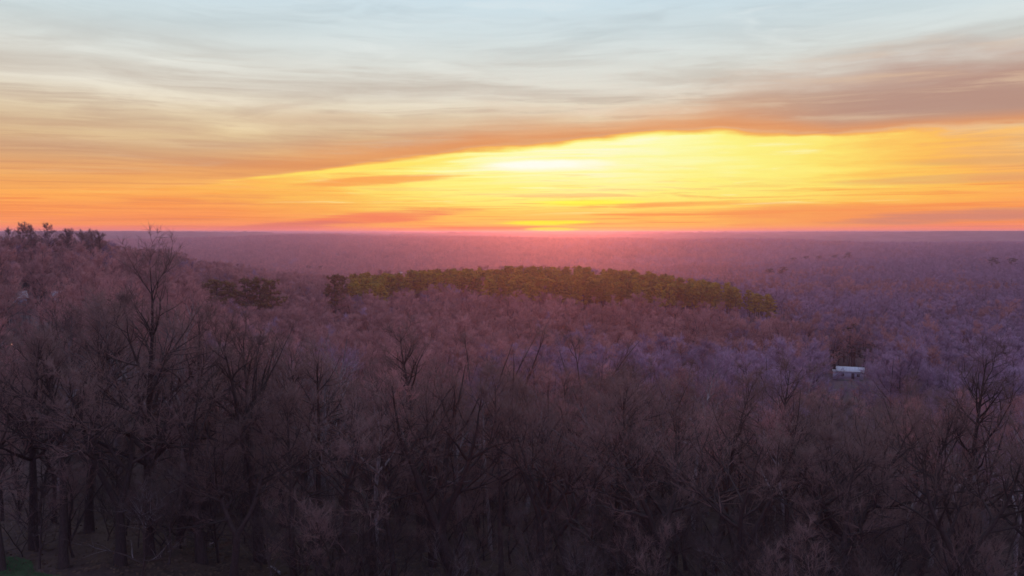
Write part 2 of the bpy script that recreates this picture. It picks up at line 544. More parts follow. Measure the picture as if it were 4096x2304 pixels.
ht.links.new(hadd.outputs[0], ho.inputs['Volume'])
haze = link('haze', mesh_np('haze', hv, [hf], hm, smooth=False))
tag(haze, 'thin mauve evening haze lying over the wooded valley', kind='stuff')


# ================================================================== trees
def unit(v):
    return v / np.maximum(np.linalg.norm(v, axis=-1, keepdims=True), 1e-9)


def perp(d, g):
    """unit vectors perpendicular to d at random azimuth"""
    rnd = g.normal(size=d.shape)
    return unit(rnd - d * (rnd * d).sum(-1, keepdims=True))


def grow_paths(p0, d0, L, n, g, gnarl, up):
    """paths (B, n+1, 3) that start at p0 along d0"""
    B = len(p0)
    P = np.zeros((B, n + 1, 3))
    P[:, 0] = p0
    d = unit(d0)
    for i in range(n):
        d = unit(d + g.normal(size=d.shape) * gnarl + np.array([0, 0, up]))
        P[:, i + 1] = P[:, i] + d * (L / n)[:, None]
    return P


def sample(P, t):
    """point and tangent at parameter t (B, m) on paths P (B, n+1, 3)"""
    n = P.shape[1] - 1
    f = np.clip(t, 0, 0.9999) * n
    i = f.astype(int)
    w = (f - i)[..., None]
    b = np.arange(len(P))[:, None]
    a, c = P[b, i], P[b, i + 1]
    return a * (1 - w) + c * w, unit(c - a)


class Geo:
    def __init__(self): self.v, self.q, self.t, self.n = [], [], [], 0

    def tubes(self, P, Rad, k):
        """P (B, n+1, 3), Rad (B, n+1)"""
        B, n1, _ = P.shape
        T = np.gradient(P, axis=1)
        T = unit(T)
        m = unit(P[:, -1] - P[:, 0])
        ref = np.where(np.abs(m[:, 2:3]) > 0.8, np.array([[1.0, 0.13, 0]]), np.array([[0.1, 0, 1.0]]))
        U = unit(np.cross(T, ref[:, None, :]))
        V = np.cross(T, U)
        an = np.arange(k) * 2 * math.pi / k
        ring = U[:, :, None, :] * np.cos(an)[None, None, :, None] + V[:, :, None, :] * np.sin(an)[None, None, :, None]
        vv = P[:, :, None, :] + ring * Rad[:, :, None, None]
        self.v.append(vv.reshape(-1, 3))
        b, i, j = np.meshgrid(np.arange(B), np.arange(n1 - 1), np.arange(k), indexing='ij')
        j1 = (j + 1) % k
        base = self.n + b * n1 * k
        f = np.stack([base + i * k + j, base + i * k + j1, base + (i + 1) * k + j1, base + (i + 1) * k + j], -1)
        self.q.append(f.reshape(-1, 4))
        self.n += B * n1 * k

    def cones(self, p, d, L, r, k=3):
        """twigs: k-sided spikes"""
        B = len(p)
        ref = np.where(np.abs(d[:, 2:3]) > 0.8, np.array([[1.0, 0.1, 0]]), np.array([[0.1, 0, 1.0]]))
        U = unit(np.cross(d, ref))
        V = np.cross(d, U)
        an = np.arange(k) * 2 * math.pi / k
        base = p[:, None] + (U[:, None] * np.cos(an)[None, :, None] + V[:, None] * np.sin(an)[None, :, None]) * r[:, None, None]
        tip = (p + d * L[:, None])[:, None]
        self.v.append(np.concatenate([base, tip], 1).reshape(-1, 3))
        o = self.n + np.arange(B)[:, None] * (k + 1)
        for j in range(k):
            self.t.append(np.concatenate([o + j, o + (j + 1) % k, o + k], 1))
        self.n += B * (k + 1)

    def quads(self, p, u, v):
        """free quads with half axes u, v"""
        B = len(p)
        self.v.append(np.stack([p - u - v, p + u - v, p + u + v, p - u + v], 1).reshape(-1, 3))
        self.q.append(self.n + np.arange(B * 4).reshape(B, 4))
        self.n += B * 4

    def mesh(self, name, mat, smooth=True):
        return mesh_np(name, np.concatenate(self.v), [np.concatenate(x) for x in (self.q, self.t) if x], mat, smooth=smooth)


def bare_tree(seed, Ht, rt=0.26, stems=1, cb=0.4, spread=4.2, limbs=16, sub=6, l3=5, l4=4, lean=0.05, upright=0.0,
              fork=0.0, twig_r=0.012, twig_l=0.9, dens=1.0, k0=8):
    """a leafless deciduous tree; returns geometry of trunk, each limb and the twiggy crown"""
    g = np.random.default_rng(seed)
    trunk, lim_g, crown = Geo(), [], Geo()
    n = 9
    # stems
    P0 = np.zeros((stems, 3))
    if stems > 1 and fork > 0:
        base = grow_paths(np.zeros((1, 3)), np.array([[g.normal() * lean, g.normal() * lean, 1.0]]), np.array([Ht * fork]), 3, g, 0.03, 0.02)
        rb = np.linspace(rt * 1.15, rt * 0.92, 4)[None]
        rb[0, 0] *= 1.35
        trunk.tubes(base, rb, k0)
        P0 = np.repeat(base[:, -1], stems, 0)
    ang = g.uniform(0, 6.28) + np.arange(stems) * 2 * math.pi / stems + g.normal(size=stems) * 0.3
    tilt = (0.0 if stems == 1 else 0.34) + np.abs(g.normal(size=stems)) * lean
    d0 = np.stack([np.cos(ang) * tilt, np.sin(ang) * tilt, np.ones(stems)], -1)
    SL = Ht * (1 - (fork if stems > 1 else 0)) * g.uniform(0.85, 1.0, stems)
    if stems == 1: SL[:] = Ht
    SP = grow_paths(P0, d0, SL, n, g, 0.045 if stems == 1 else 0.08, 0.03)
    s = np.linspace(0, 1, n + 1)
    r0 = rt if stems == 1 else rt * 0.68
    SR = r0 * (1 - s) ** 0.85 + 0.018
    SR = np.repeat(SR[None], stems, 0)
    if stems == 1 or fork == 0: SR[:, 0] *= 1.15
    trunk.tubes(SP, SR, k0)
    # limbs
    m = max(3, limbs // stems)
    cbs = cb if stems == 1 else max(0.12, (cb - fork) / (1 - fork))
    t = cbs + (1 - cbs) * np.sort(g.uniform(0, 0.97, (stems, m)), 1)
    p, tan = sample(SP, t)
    rel = (t - cbs) / (1 - cbs)
    az_ = np.cumsum(np.full((stems, m), 2.4), 1) + g.normal(size=(stems, m)) * 0.5 + g.uniform(0, 6.28)
    side = np.stack([np.cos(az_), np.sin(az_), np.zeros_like(az_)], -1)
    side = unit(side - tan * (side * tan).sum(-1, keepdims=True))
    a = (1.12 - 0.65 * rel - upright) + g.normal(size=rel.shape) * 0.15
    d = tan * np.cos(a)[..., None] + side * np.sin(a)[..., None]
    L = spread * (1.0 - 0.62 * rel ** 1.4) * g.uniform(0.75, 1.3, rel.shape) * (1.0 + 0.25 * (rel < 0.5))
    rp = np.interp(t.ravel(), s, SR[0]).reshape(t.shape)
    r1 = np.minimum(rp * 0.75, 0.045 + L * 0.026)
    p, d, L, r1 = p.reshape(-1, 3), d.reshape(-1, 3), L.ravel(), r1.ravel()
    LP = grow_paths(p, d, L, 6, g, 0.10, 0.055)
    LR = r1[:, None] * (1 - 0.82 * np.linspace(0, 1, 7))[None]
    for i in range(len(LP)):
        gg = Geo()
        gg.tubes(LP[i:i + 1], LR[i:i + 1], 5)
        lim_g.append((r1[i], gg))
    # second order along limbs, and along the bare stem tops
    def kids(P, Rr, Lp, m, tmin, ang, fl, n, gn, up, rmul, rmin):
        B = len(P)
        t = g.uniform(tmin, 1.0, (B, m))
        t[:, 0] = 0.999
        p, tan = sample(P, t)
        b = np.arange(B)[:, None]
        idx = np.clip((t * (P.shape[1] - 1)).astype(int), 0, P.shape[1] - 1)
        rp = Rr[b, idx]
        a = ang + g.normal(size=t.shape) * 0.2
        a[:, 0] *= 0.4
        sd = perp(tan, g)
        sd[..., 2] = sd[..., 2] * 0.7 + 0.15
        d = unit(tan * np.cos(a)[..., None] + unit(sd) * np.sin(a)[..., None])
        L = Lp[:, None] * fl * (1.15 - 0.55 * t) * g.uniform(0.6, 1.35, t.shape)
        r = np.maximum(rp * rmul, rmin)
        p, d, L, r = p.reshape(-1, 3), d.reshape(-1, 3), L.ravel(), r.ravel()
        PP = grow_paths(p, d, L, n, g, gn, up)
        return PP, r[:, None] * (1 - 0.75 * np.linspace(0, 1, n + 1))[None], L
    P2, R2, L2 = kids(LP, LR, L, sub, 0.18, 0.75, 0.52, 4, 0.12, 0.05, 0.6, twig_r * 1.3)
    bough = Geo()
    bough.tubes(P2, R2, 4)
    P3, R3, L3 = kids(P2, R2, L2, l3, 0.15, 0.72, 0.55, 2, 0.14, 0.05, 0.6, twig_r * 1.05)
    crown.tubes(P3, R3, 3)
    if l4:
        B = len(P3)
        t = g.uniform(0.1, 1.0, (B, l4))
        t[:, 0] = 0.999
        p, tan = sample(P3, t)
        sd = perp(tan, g)
        a = 0.65 + g.normal(size=t.shape) * 0.25
        d = unit(tan * np.cos(a)[..., None] + sd * np.sin(a)[..., None] + np.array([0, 0, 0.18]))
        L = twig_l * g.uniform(0.5, 1.3, t.shape)
        crown.cones(p.reshape(-1, 3), d.reshape(-1, 3), L.ravel(), np.full(L.size, twig_r))
    ge = [trunk, crown, bough] + [q[1] for q in lim_g]
    zs = Ht / max(float(v_[:, 2].max()) for q in ge for v_ in q.v)
    for q in ge: q.v = [v_ * np.array([1, 1, zs]) for v_ in q.v]
    crown.bough = bough
    return trunk, lim_g, crown


def merge(*gs):
    o = Geo()
    for g in gs:
        o.v += g.v
        o.q += [f + o.n for f in g.q]
        o.t += [f + o.n for f in g.t]
        o.n += g.n
    return o


def two_mat(a, ma, b, mb, name):
    """one mesh with two materials"""
    g = merge(a, b)
    qa, qb = sum(len(f) for f in a.q), sum(len(f) for f in b.q)
    ta, tb = sum(len(f) for f in a.t), sum(len(f) for f in b.t)
    idx = np.concatenate([np.zeros(qa), np.ones(qb), np.zeros(ta), np.ones(tb)])
    return mesh_np(name, np.concatenate(g.v), [np.concatenate(x) for x in (g.q, g.t) if x], [ma, mb], idx)


def hero(name, label, x, y, top, seed, bark=BARK, twig=TWIGN, rz=0.0, group=None, cat='tree', nlimb=7, z=None, **kw):
    z = H(x, y) - 0.15 if z is None else z
    tr, lg_, cr = bare_tree(seed, top - z, **kw)
    t = tag(empty(name, (x, y, z), rz), label, cat, group)
    link('trunk', tr.mesh('trunk', bark), t)
    lg_.sort(key=lambda q: -q[0])
    for r_, gg in lg_[:nlimb]:
        link('limb', gg.mesh('limb', bark), t)
    link('crown', two_mat(merge(*[g for _, g in lg_[nlimb:]], cr.bough), bark, cr, twig, 'crown'), t)
    return t


placed = []                                  # footprints that the scattered trees keep clear of


def put(a, r):
    x, y = polar(a, r)
    placed.append((x, y))
    return x, y


# ---- trees that stand out one by one: (direction, distance, top z, seed, label, options)
HERO = [
    (-24.8, 69.4, 1.1, 11, 'tallest bare tree, straight trunk at left whose thin top breaks the skyline', dict(rt=0.34, cb=0.30, spread=6.4, limbs=26, sub=7, lean=0.0, upright=0.15)),
    (-17.8, 70, -5.6, 12, 'bare tree with a dark trunk forking halfway up, right of the tallest tree', dict(rt=0.36, stems=2, fork=0.42, cb=0.5, spread=5.2, limbs=22)),
    (-6.6, 86, -8.6, 13, 'bare tree with a thick dark trunk and a crown arching right, under the pines', dict(rt=0.40, cb=0.5, spread=4.6, limbs=18, lean=0.10)),
    (-3.9, 70, -11.2, 14, 'dark contorted tree with several twisting stems in the middle of the foreground', dict(rt=0.44, stems=4, fork=0.30, cb=0.38, spread=4.6, limbs=24, lean=0.22)),
    (-10.0, 73, -10.4, 15, 'dark slim twin-stemmed tree left of the contorted tree', dict(rt=0.30, stems=2, fork=0.30, cb=0.45, spread=3.8, limbs=18)),
    (7.2, 76, -11.6, 16, 'bare tree with a dark straight trunk and wide upswept limbs, right of centre', dict(rt=0.33, cb=0.42, spread=5.6, limbs=22)),
    (11.2, 69, -13.6, 17, 'low forked tree with long crooked limbs near the bottom, right of centre', dict(rt=0.36, stems=3, fork=0.34, cb=0.42, spread=5.4, limbs=22, lean=0.15)),
    (17.3, 84, -11.4, 18, 'bare fan-shaped tree between the centre and the white cabin', dict(rt=0.30, cb=0.45, spread=5.2, limbs=22)),
    (24.2, 72, -13.8, 19, 'heavy dark trunk splitting in a wide V below the white cabin', dict(rt=0.46, stems=2, fork=0.36, cb=0.46, spread=5.0, limbs=22, lean=0.2)),
    (27.5, 76, -12.4, 20, 'slender dark tree with a straight stem right of the V-shaped trunk', dict(rt=0.27, cb=0.45, spread=4.4, limbs=18)),
    (30.7, 82, -8.2, 21, 'tall bare tree with sweeping limbs at the right edge', dict(rt=0.32, cb=0.36, spread=5.8, limbs=24)),
    (-28.3, 76, -4.6, 22, 'tall dark tree with steep limbs left of the tallest tree', dict(rt=0.33, cb=0.40, spread=5.0, limbs=22)),
    (-26.6, 67, -8.5, 23, 'dark twin-stemmed tree just left of the tallest trunk', dict(rt=0.32, stems=2, fork=0.3, cb=0.44, spread=4.4, limbs=20)),
    (-31.4, 74, -6.2, 24, 'dark bare tree at the left edge above the grass corner', dict(rt=0.33, cb=0.38, spread=5.0, limbs=20)),
    (-21.6, 68, -9.4, 25, 'crooked dark tree close to the right of the tallest trunk', dict(rt=0.30, stems=3, fork=0.36, cb=0.46, spread=4.2, limbs=20, lean=0.16)),
    (-13.9, 78, -8.8, 26, 'bare tree with a fine brown crown between the forked and the twin-stemmed tree', dict(rt=0.27, cb=0.48, spread=4.4, limbs=18)),
    (14.4, 78, -12.2, 27, 'bare slim tree with a leaning trunk right of the low forked tree', dict(rt=0.26, cb=0.42, spread=4.4, limbs=18, lean=0.12)),
    (20.8, 70, -14.2, 28, 'dark many-limbed tree low in front of the white cabin', dict(rt=0.30, cb=0.38, spread=4.8, limbs=20)),
    (2.3, 68, -13.4, 29, 'crooked two-stemmed tree at the bottom just right of the middle', dict(rt=0.29, stems=2, fork=0.4, cb=0.48, spread=4.4, limbs=18, lean=0.18)),
    (-1.3, 118, -11.8, 30, 'vase-shaped reddish tree with fine upright branches in the glow below the pines', dict(rt=0.34, stems=5, fork=0.16, cb=0.30, spread=4.6, limbs=30, upright=0.35)),
    (4.8, 124, -13.0, 31, 'second upright reddish tree in the glow, right of the vase-shaped one', dict(rt=0.30, stems=3, fork=0.22, cb=0.32, spread=4.8, limbs=24, upright=0.3)),
]
HERO += [
    (-33.2, 70, -7.5, 32, 'dark trunk at the far left edge, half cut by the picture', dict(rt=0.33, cb=0.36, spread=5.0, limbs=18)),
    (-29.8, 68, -6.4, 33, 'dark straight trunk between the left edge and the steep-limbed tree', dict(rt=0.30, cb=0.42, spread=4.8, limbs=18)),
    (-23.0, 73, -5.2, 34, 'tall slim tree close behind the tallest tree, on its right', dict(rt=0.27, cb=0.44, spread=4.4, limbs=18)),
    (-19.6, 64, -12.6, 35, 'short crooked tree low between the tallest and the forked tree', dict(rt=0.24, stems=2, fork=0.3, cb=0.4, spread=4.4, limbs=16, lean=0.2)),
    (-15.6, 65, -11.2, 36, 'dark slim stem just right of the forked tree', dict(rt=0.25, cb=0.46, spread=4.2, limbs=16, lean=0.1)),
    (-12.0, 66, -11.6, 37, 'dark twin-forked tree at the bottom, left of the arching tree', dict(rt=0.32, stems=2, fork=0.46, cb=0.55, spread=4.6, limbs=16)),
    (-8.4, 68, -12.2, 38, 'slim dark tree below the arching tree', dict(rt=0.24, cb=0.44, spread=4.0, limbs=16)),
    (-0.9, 72, -11.0, 39, 'straight slim tree just right of the contorted tree', dict(rt=0.24, cb=0.5, spread=4.2, limbs=16)),
    (5.0, 66, -13.0, 40, 'dark bent tree at the bottom between the middle and the upswept tree', dict(rt=0.29, stems=2, fork=0.38, cb=0.45, spread=4.6, limbs=16, lean=0.18)),
    (9.2, 73, -12.0, 41, 'slim dark tree between the upswept tree and the low forked tree', dict(rt=0.25, cb=0.44, spread=4.4, limbs=16)),
    (16.0, 66, -14.2, 42, 'dark three-stemmed tree at the bottom left of the fan-shaped one', dict(rt=0.31, stems=3, fork=0.3, cb=0.4, spread=4.6, limbs=18, lean=0.16)),
    (19.2, 76, -13.2, 43, 'slim dark tree standing before the fan-shaped and the many-limbed trees', dict(rt=0.26, cb=0.42, spread=4.4, limbs=16)),
    (22.6, 66, -14.6, 44, 'dark low tree with drooping limbs left of the V-shaped trunk', dict(rt=0.28, cb=0.36, spread=5.0, limbs=16, upright=-0.15)),
    (29.4, 68, -13.0, 45, 'dark leaning tree at the bottom right', dict(rt=0.30, stems=2, fork=0.4, cb=0.46, spread=4.6, limbs=16, lean=0.2)),
    (33.0, 72, -11.8, 46, 'dark tree cut by the right edge', dict(rt=0.30, cb=0.38, spread=5.0, limbs=18)),
]
for a, r, top, sd, lab, kw in HERO:
    x, y = put(a, r)
    kw = dict(kw, rt=kw['rt'] * 1.15)
    hero('bare_tree', lab, x, y, top, sd, rz=sd * 1.7, group='bare trees that stand out from the wood', **kw)

PALES = [
    (-14.3, 112, -11.5, 51, 'white-barked tree with mottled stems left of the arching tree', dict(rt=0.34, stems=3, fork=0.25, cb=0.5, spread=4.4, limbs=16)),
    (-11.6, 118, -12.6, 52, 'white-barked tree with a bright upper stem left of the centre glow', dict(rt=0.28, cb=0.55, spread=4.0, limbs=14)),
    (-1.6, 88, -14.0, 53, 'pale straight stem behind the contorted tree in the middle', dict(rt=0.23, cb=0.62, spread=3.4, limbs=12)),
    (-20.0, 96, -10.5, 54, 'pale-barked slim tree behind the crooked tree on the left', dict(rt=0.22, cb=0.6, spread=3.4, limbs=12)),
    (13.0, 104, -14.2, 55, 'pale-barked tree with bright limbs right of centre', dict(rt=0.28, cb=0.45, spread=4.6, limbs=16)),
    (28.9, 92, -12.2, 56, 'bluish pale-barked tree left of the tall tree at the right edge', dict(rt=0.26, cb=0.42, spread=4.6, limbs=16)),
    (32.6, 86, -12.8, 57, 'bluish pale-barked tree at the very right edge', dict(rt=0.25, cb=0.4, spread=4.4, limbs=16)),
    (18.6, 98, -15.4, 58, 'pale thin stem standing left of the white cabin', dict(rt=0.20, cb=0.55, spread=3.6, limbs=12)),
]
for a, r, top, sd, lab, kw in PALES:
    x, y = put(a, r)
    hero('pale_tree', lab, x, y, top, sd, PALE, TWIG2, rz=sd, group='pale-barked trees', **kw)

# ---- the skyline trees on the left spur
SKY = [(-32.5, 3.2, 'round-topped skyline tree at the left edge of the ridge', 0.9), (-31.3, 5.6, 'tallest round skyline tree on the left ridge', 1.15),
       (-30.75, 4.2, 'narrow skyline tree between the two largest on the ridge', 0.7), (-29.8, 5.1, 'broad dense skyline tree, second largest on the ridge', 1.25),
       (-29.0, 2.6, 'low bushy skyline tree right of the broad one', 0.9), (-28.35, 2.7, 'low flat-topped skyline tree right of the bushy one', 1.0),
       (-27.75, 2.4, 'small dense skyline tree near the right end of the ridge', 0.9), (-27.1, 1.8, 'smallest thin skyline tree at the right end of the ridge', 0.8)]
for i, (a, top, lab, w) in enumerate(SKY):
    x, y = put(a, 298 + (i % 3) * 4)
    top *= 0.68
    z = H(x, y) - 0.2
    hero('skyline_tree', lab, x, y, top, 70 + i, group='skyline trees on the left ridge', nlimb=4, rt=0.3, cb=0.62, spread=4.0 * w,
         limbs=24, sub=7, l3=5, l4=3, twig_r=0.02, twig_l=0.8)

# ---- prototypes of the common wood
near_protos = []
for i in range(10):
    g = np.random.default_rng(300 + i)
    st = [1, 1, 2, 1, 3, 1, 2, 1, 1, 2][i]
    tr, lg_, cr = bare_tree(300 + i, 21.0, rt=g.uniform(0.24, 0.38), stems=st, fork=g.uniform(0.25, 0.42), cb=g.uniform(0.40, 0.55),
                            spread=g.uniform(3.6, 4.9), limbs=15, sub=6, l3=5, l4=3, lean=0.10, upright=g.uniform(0, 0.3), twig_r=0.014)
    pale = i in (3, 7)
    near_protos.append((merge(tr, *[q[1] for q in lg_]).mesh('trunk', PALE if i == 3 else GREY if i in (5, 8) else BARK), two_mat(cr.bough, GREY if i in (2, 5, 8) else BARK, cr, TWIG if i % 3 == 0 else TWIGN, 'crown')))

ZONES = [(-90, -23, 'bare brown trees on the left of the foreground wood', 'bare brown tree at the left, around the tallest tree'),
         (-23, -8, 'bare brown trees left of the middle of the foreground wood', 'bare brown tree between the tallest and the contorted tree'),
         (-8, 8, 'bare brown trees in the middle of the foreground wood', 'bare brown tree in the middle, below the pine stand'),
         (8, 20, 'bare brown trees right of the middle of the foreground wood', 'bare brown tree between the middle and the white cabin'),
         (20, 90, 'bare brown trees on the right of the foreground wood', 'bare brown tree at the right, below the white cabin')]
CABIN = (23.0, 292.0)
cab_x, cab_y = polar(*CABIN)
LHOUSE = [(-31.6, 290.0), (-29.55, 292.0)]
FHOUSE = (-7.9, 1400.0)


def blocked(x, y, th):
    """keeps the sight lines to the small houses open"""
    r, a = math.hypot(x, y), math.degrees(math.atan2(x, y))
    topang = (H(x, y) + th) / r
    for (ha, hr), hw, hz in [(CABIN, 1.5, -49.2), (LHOUSE[0], 0.45, -18.9), (LHOUSE[1], 0.2, -18.4), (FHOUSE, 0.35, -72.0)]:
        if abs(a - ha) < hw + (90 if hw < 1 else 130) / r and r < hr + 6 and topang > hz / hr: return True
    return False


# scattered single trees, the nearest ones
cells = []
step = 6.3
for gy in np.arange(40, 160, step):
    for gx in np.arange(-110, 110, step):
        x, y = gx + random.uniform(-2.6, 2.6), gy + random.uniform(-2.6, 2.6)
        r, a = math.hypot(x, y), math.degrees(math.atan2(x, y))
        if abs(a) > 35 or r < 77: continue
        cells.append((r, a, x, y))
cells.sort()
n_near = 0
used_r = 0
for r, a, x, y in cells:
    if n_near >= 240: break
    if any((x - px) ** 2 + (y - py) ** 2 < 9 for px, py in placed): continue
    th = random.uniform(17.5, 23.0) - (3.0 if r < 76 and a > -16 else 0) - (2.0 if a > 12 else 0) + (1.0 if a < -16 else 0)
    if blocked(x, y, th): th *= 0.5
    if blocked(x, y, th): continue
    zn = [z for z in ZONES if z[0] <= a < z[1]][0]
    tm, cm_ = near_protos[random.choice((0, 3, 6, 9, 5)) if r > 105 and random.random() < 0.6 else random.randrange(10)]
    s = th / 21.0
    row = ', in the nearer rows' if r < 105 else ', in the farther rows'
    t = tag(empty('bare_tree', (x, y, H(x, y) - 0.2), random.uniform(0, 6.28), s), zn[3] + row, 'tree', zn[2] + row)
    t.scale = (s * random.uniform(0.9, 1.15),) * 2 + (s,)
    link('trunk', tm, t)
    link('crown', cm_, t)
    placed.append((x, y))
    n_near += 1
    used_r = max(used_r, r)
print('near trees', n_near, 'to r =', round(used_r))

# ---- undergrowth and saplings along the edge of the wood
sap_protos = []
for i in range(4):
    tr, lg_, cr = bare_tree(500 + i, 6.5, rt=0.06, stems=1 + i % 3, fork=0.1, cb=0.2, spread=2.4, limbs=12, sub=6, l3=4, l4=3, lean=0.25, twig_r=0.008, twig_l=0.5, k0=5)
    sap_protos.append((merge(tr, *[q[1] for q in lg_]).mesh('stem', BARK), two_mat(cr.bough, GREY if i % 2 else BRUSH, cr, BRUSH, 'branches')))
for i in range(40):
    a = random.uniform(-33, 34)
    r = random.uniform(61, 73) if a > -26 else random.uniform(67, 76)
    x, y = polar(a, r)
    tm, cm_ = sap_protos[i % 4]
    s = random.uniform(0.6, 1.5)
    side = 'left' if a < -10 else 'right' if a > 12 else 'middle'
    t = tag(empty('sapling', (x, y, H(x, y) - 0.1), random.uniform(0, 6.28), s),
            {'left': 'thin leafless sapling at the wood edge on the left, near the grass', 'right': 'thin leafless sapling at the bottom edge on the right',
             'middle': 'thin leafless sapling at the bottom edge in the middle'}[side], 'sapling', 'leafless saplings at the bottom ' + side)
    link('stem', tm, t)
    link('branches', cm_, t)


# ================================================================== pines
def pine(seed, Ht, crown_from, spread, tufts, size, flat=False):
    g = np.random.default_rng(seed)
    tr, br, cr = Geo(), Geo(), Geo()
    SP = grow_paths(np.zeros((1, 3)), np.array([[0, 0, 1.0]]), np.array([Ht * 0.97]), 6, g, 0.02, 0.02)
    SR = (0.24 * (1 - np.linspace(0, 1, 7)) + 0.03)[None]
    tr.tubes(SP, SR, 6)
    m = 34
    t = crown_from + (1 - crown_from) * np.linspace(0.02, 0.94, m)
    p, tan = sample(SP, t[None])
    p = p[0]
    rel = (t - crown_from) / (1 - crown_from)
    az_ = np.arange(m) * 2.4 + g.normal(size=m) * 0.4
    up = 0.05 + 0.45 * rel
    d = unit(np.stack([np.cos(az_), np.sin(az_), up], -1))
    L = spread * np.sin(np.clip(0.35 + 0.65 * (1 - rel), 0, 1) * 1.57) * (1 - 0.6 * rel ** 3) * g.uniform(0.55, 1.25, m)
    BP = grow_paths(p, d, L, 3, g, 0.1, 0.06)
    br.tubes(BP, np.maximum(0.05 * (1 - 0.8 * np.linspace(0, 1, 4)), 0.012)[None].repeat(m, 0), 3)
    tt = g.uniform(0.3, 1.05, (m, tufts))
    q, tn = sample(BP, tt)
    q = q.reshape(-1, 3) + g.normal(size=(m * tufts, 3)) * np.array([0.32, 0.32, 0.14])
    tn = tn.reshape(-1, 3)
    # each tuft: crossing spiky needle fans
    for k in range(7):
        dd = unit(g.normal(size=q.shape) + tn * 0.5 + np.array([0, 0, 0.55]))
        cr.cones(q, dd, size * g.uniform(0.6, 1.3, len(q)), np.full(len(q), size * 0.22))
    return merge(tr, br), cr


pine_protos = []
for i in range(5):
    g = np.random.default_rng(700 + i)
    tr, cr = pine(700 + i, 20.0, g.uniform(0.48, 0.6), g.uniform(2.7, 3.5), 6, 0.7)
    pine_protos.append((tr.mesh('trunk', PBARK), cr.mesh('crown', NEEDLE)))


def put_pine(x, y, top, label, group, name='pine_tree', protos=pine_protos, wide=1.0, base_h=20.0):
    z = H(x, y) - 0.2
    s = (top - z) / base_h
    t = tag(empty(name, (x, y, z), random.uniform(0, 6.28)), label, 'tree', group)
    t.scale = (wide * random.uniform(0.85, 1.2),) * 2 + (s,)
    tm, cm_ = protos[random.randrange(len(protos))]
    link('trunk', tm, t)
    link('crown', cm_, t)
    return t


pc = []
for gr in np.arange(352, 412, 5.6):
    half = 1.0
    for ga in np.arange(-11.0, 18.9, 0.86):
        a, r = ga + random.uniform(-0.4, 0.4), gr + random.uniform(-2.5, 2.5)
        # the stand narrows to its right end and leaves a bay of bare trees near the middle
        lo = 352 + 46 * max(0, (a - 8) / 11) + (26 if -9 < a < -2 else 0)
        if r < lo or r > 412 - 14 * max(0, (a - 12) / 7): continue
        if random.random() < 0.12: continue
        pc.append((a, r))
random.shuffle(pc)
for a, r in pc[:290]:
    x, y = polar(a, r)
    placed.append((x, y))
    top = H(x, y) + random.uniform(20.4, 22.0) - 0.35 * max(0, a - 13)
    part = 'left' if a < -3 else 'middle' if a < 8 else 'right'
    put_pine(x, y, top + 0.4, {'left': 'evergreen pine in the left end of the pine stand on the middle ridge', 'middle': 'evergreen pine in the middle of the pine stand, under the sun',
                         'right': 'evergreen pine in the right end of the pine stand where it slopes down'}[part], 'pines of the stand, ' + part + ' part', wide=1.25)
print('pines', min(290, len(pc)))

dark_protos = []
for i in range(2):
    tr, cr = pine(780 + i, 20.0, 0.2, 3.6, 6, 0.75)
    dark_protos.append((tr.mesh('trunk', PBARK), cr.mesh('crown', DARKN)))
# broad reddish evergreens left of the stand
red_protos = []
for i in range(2):
    tr, cr = pine(760 + i, 18.0, 0.25, 4.6, 7, 0.7)
    red_protos.append((tr.mesh('trunk', PBARK), cr.mesh('crown', RED)))
for a, r, top, lab, w in [(-21.0, 322, -18.6, 'rusty evergreen at the left end of the left pair, left of the pine stand', 1.5), (-20.2, 326, -17.6, 'rusty evergreen with the broad crown in the left pair, left of the pine stand', 1.9),
                          (-19.4, 321, -18.4, 'low rusty evergreen between the two pairs left of the pine stand', 1.4), (-18.3, 322, -17.3, 'broad rusty evergreen in the right pair left of the pine stand', 2.0),
                          (-17.4, 325, -17.0, 'rusty evergreen with the highest top, left of the pine stand', 1.8), (-16.7, 321, -17.8, 'rightmost rusty evergreen of the pairs left of the pine stand', 1.5),
                          (-12.5, 338, -16.9, 'single dark rusty evergreen just left of the pine stand', 1.5), (-11.9, 343, -17.6, 'smaller dark evergreen hugging the single one left of the stand', 1.2)]:
    x, y = put(a, r)
    put_pine(x, y, top, lab, 'rusty evergreens left of the pine stand', 'evergreen_tree', red_protos, w, 18.0)
# dark evergreens far off on the right hand hills and behind the cabin
for a, r, h_, lab, w in [(19.3, 1350, 17, 'far dark evergreen, left of the two dark clumps on the right hills', 2.2), (20.1, 1360, 19, 'far dark evergreen in the middle of the left dark clump', 2.4),
                         (20.9, 1350, 18, 'far dark evergreen at the right of the left dark clump', 2.2), (21.9, 1370, 18, 'far dark evergreen starting the right dark clump', 2.2),
                         (22.7, 1365, 21, 'far dark evergreen, tallest of the right dark clump', 2.4), (17.8, 900, 15, 'small dark evergreen alone on the right slope', 1.8),
                         (18.6, 905, 16, 'small dark evergreen beside the lone one on the right slope', 1.8), (31.0, 980, 16, 'dark evergreen near the right edge of the far slope', 2.2),
                         (31.9, 985, 15, 'dark evergreen at the right edge of the far slope', 2.0), (-14.2, 1250, 16, 'tiny dark evergreen on the far slope left of centre', 1.8),
                         (-13.4, 1255, 15, 'second tiny dark evergreen on the far slope left of centre', 1.8)]:
    x, y = put(a, r)
    put_pine(x, y, H(x, y) + h_ + 8, lab, 'dark evergreens far off on the slopes', 'evergreen_tree', dark_protos, w * 1.3, 20.0)
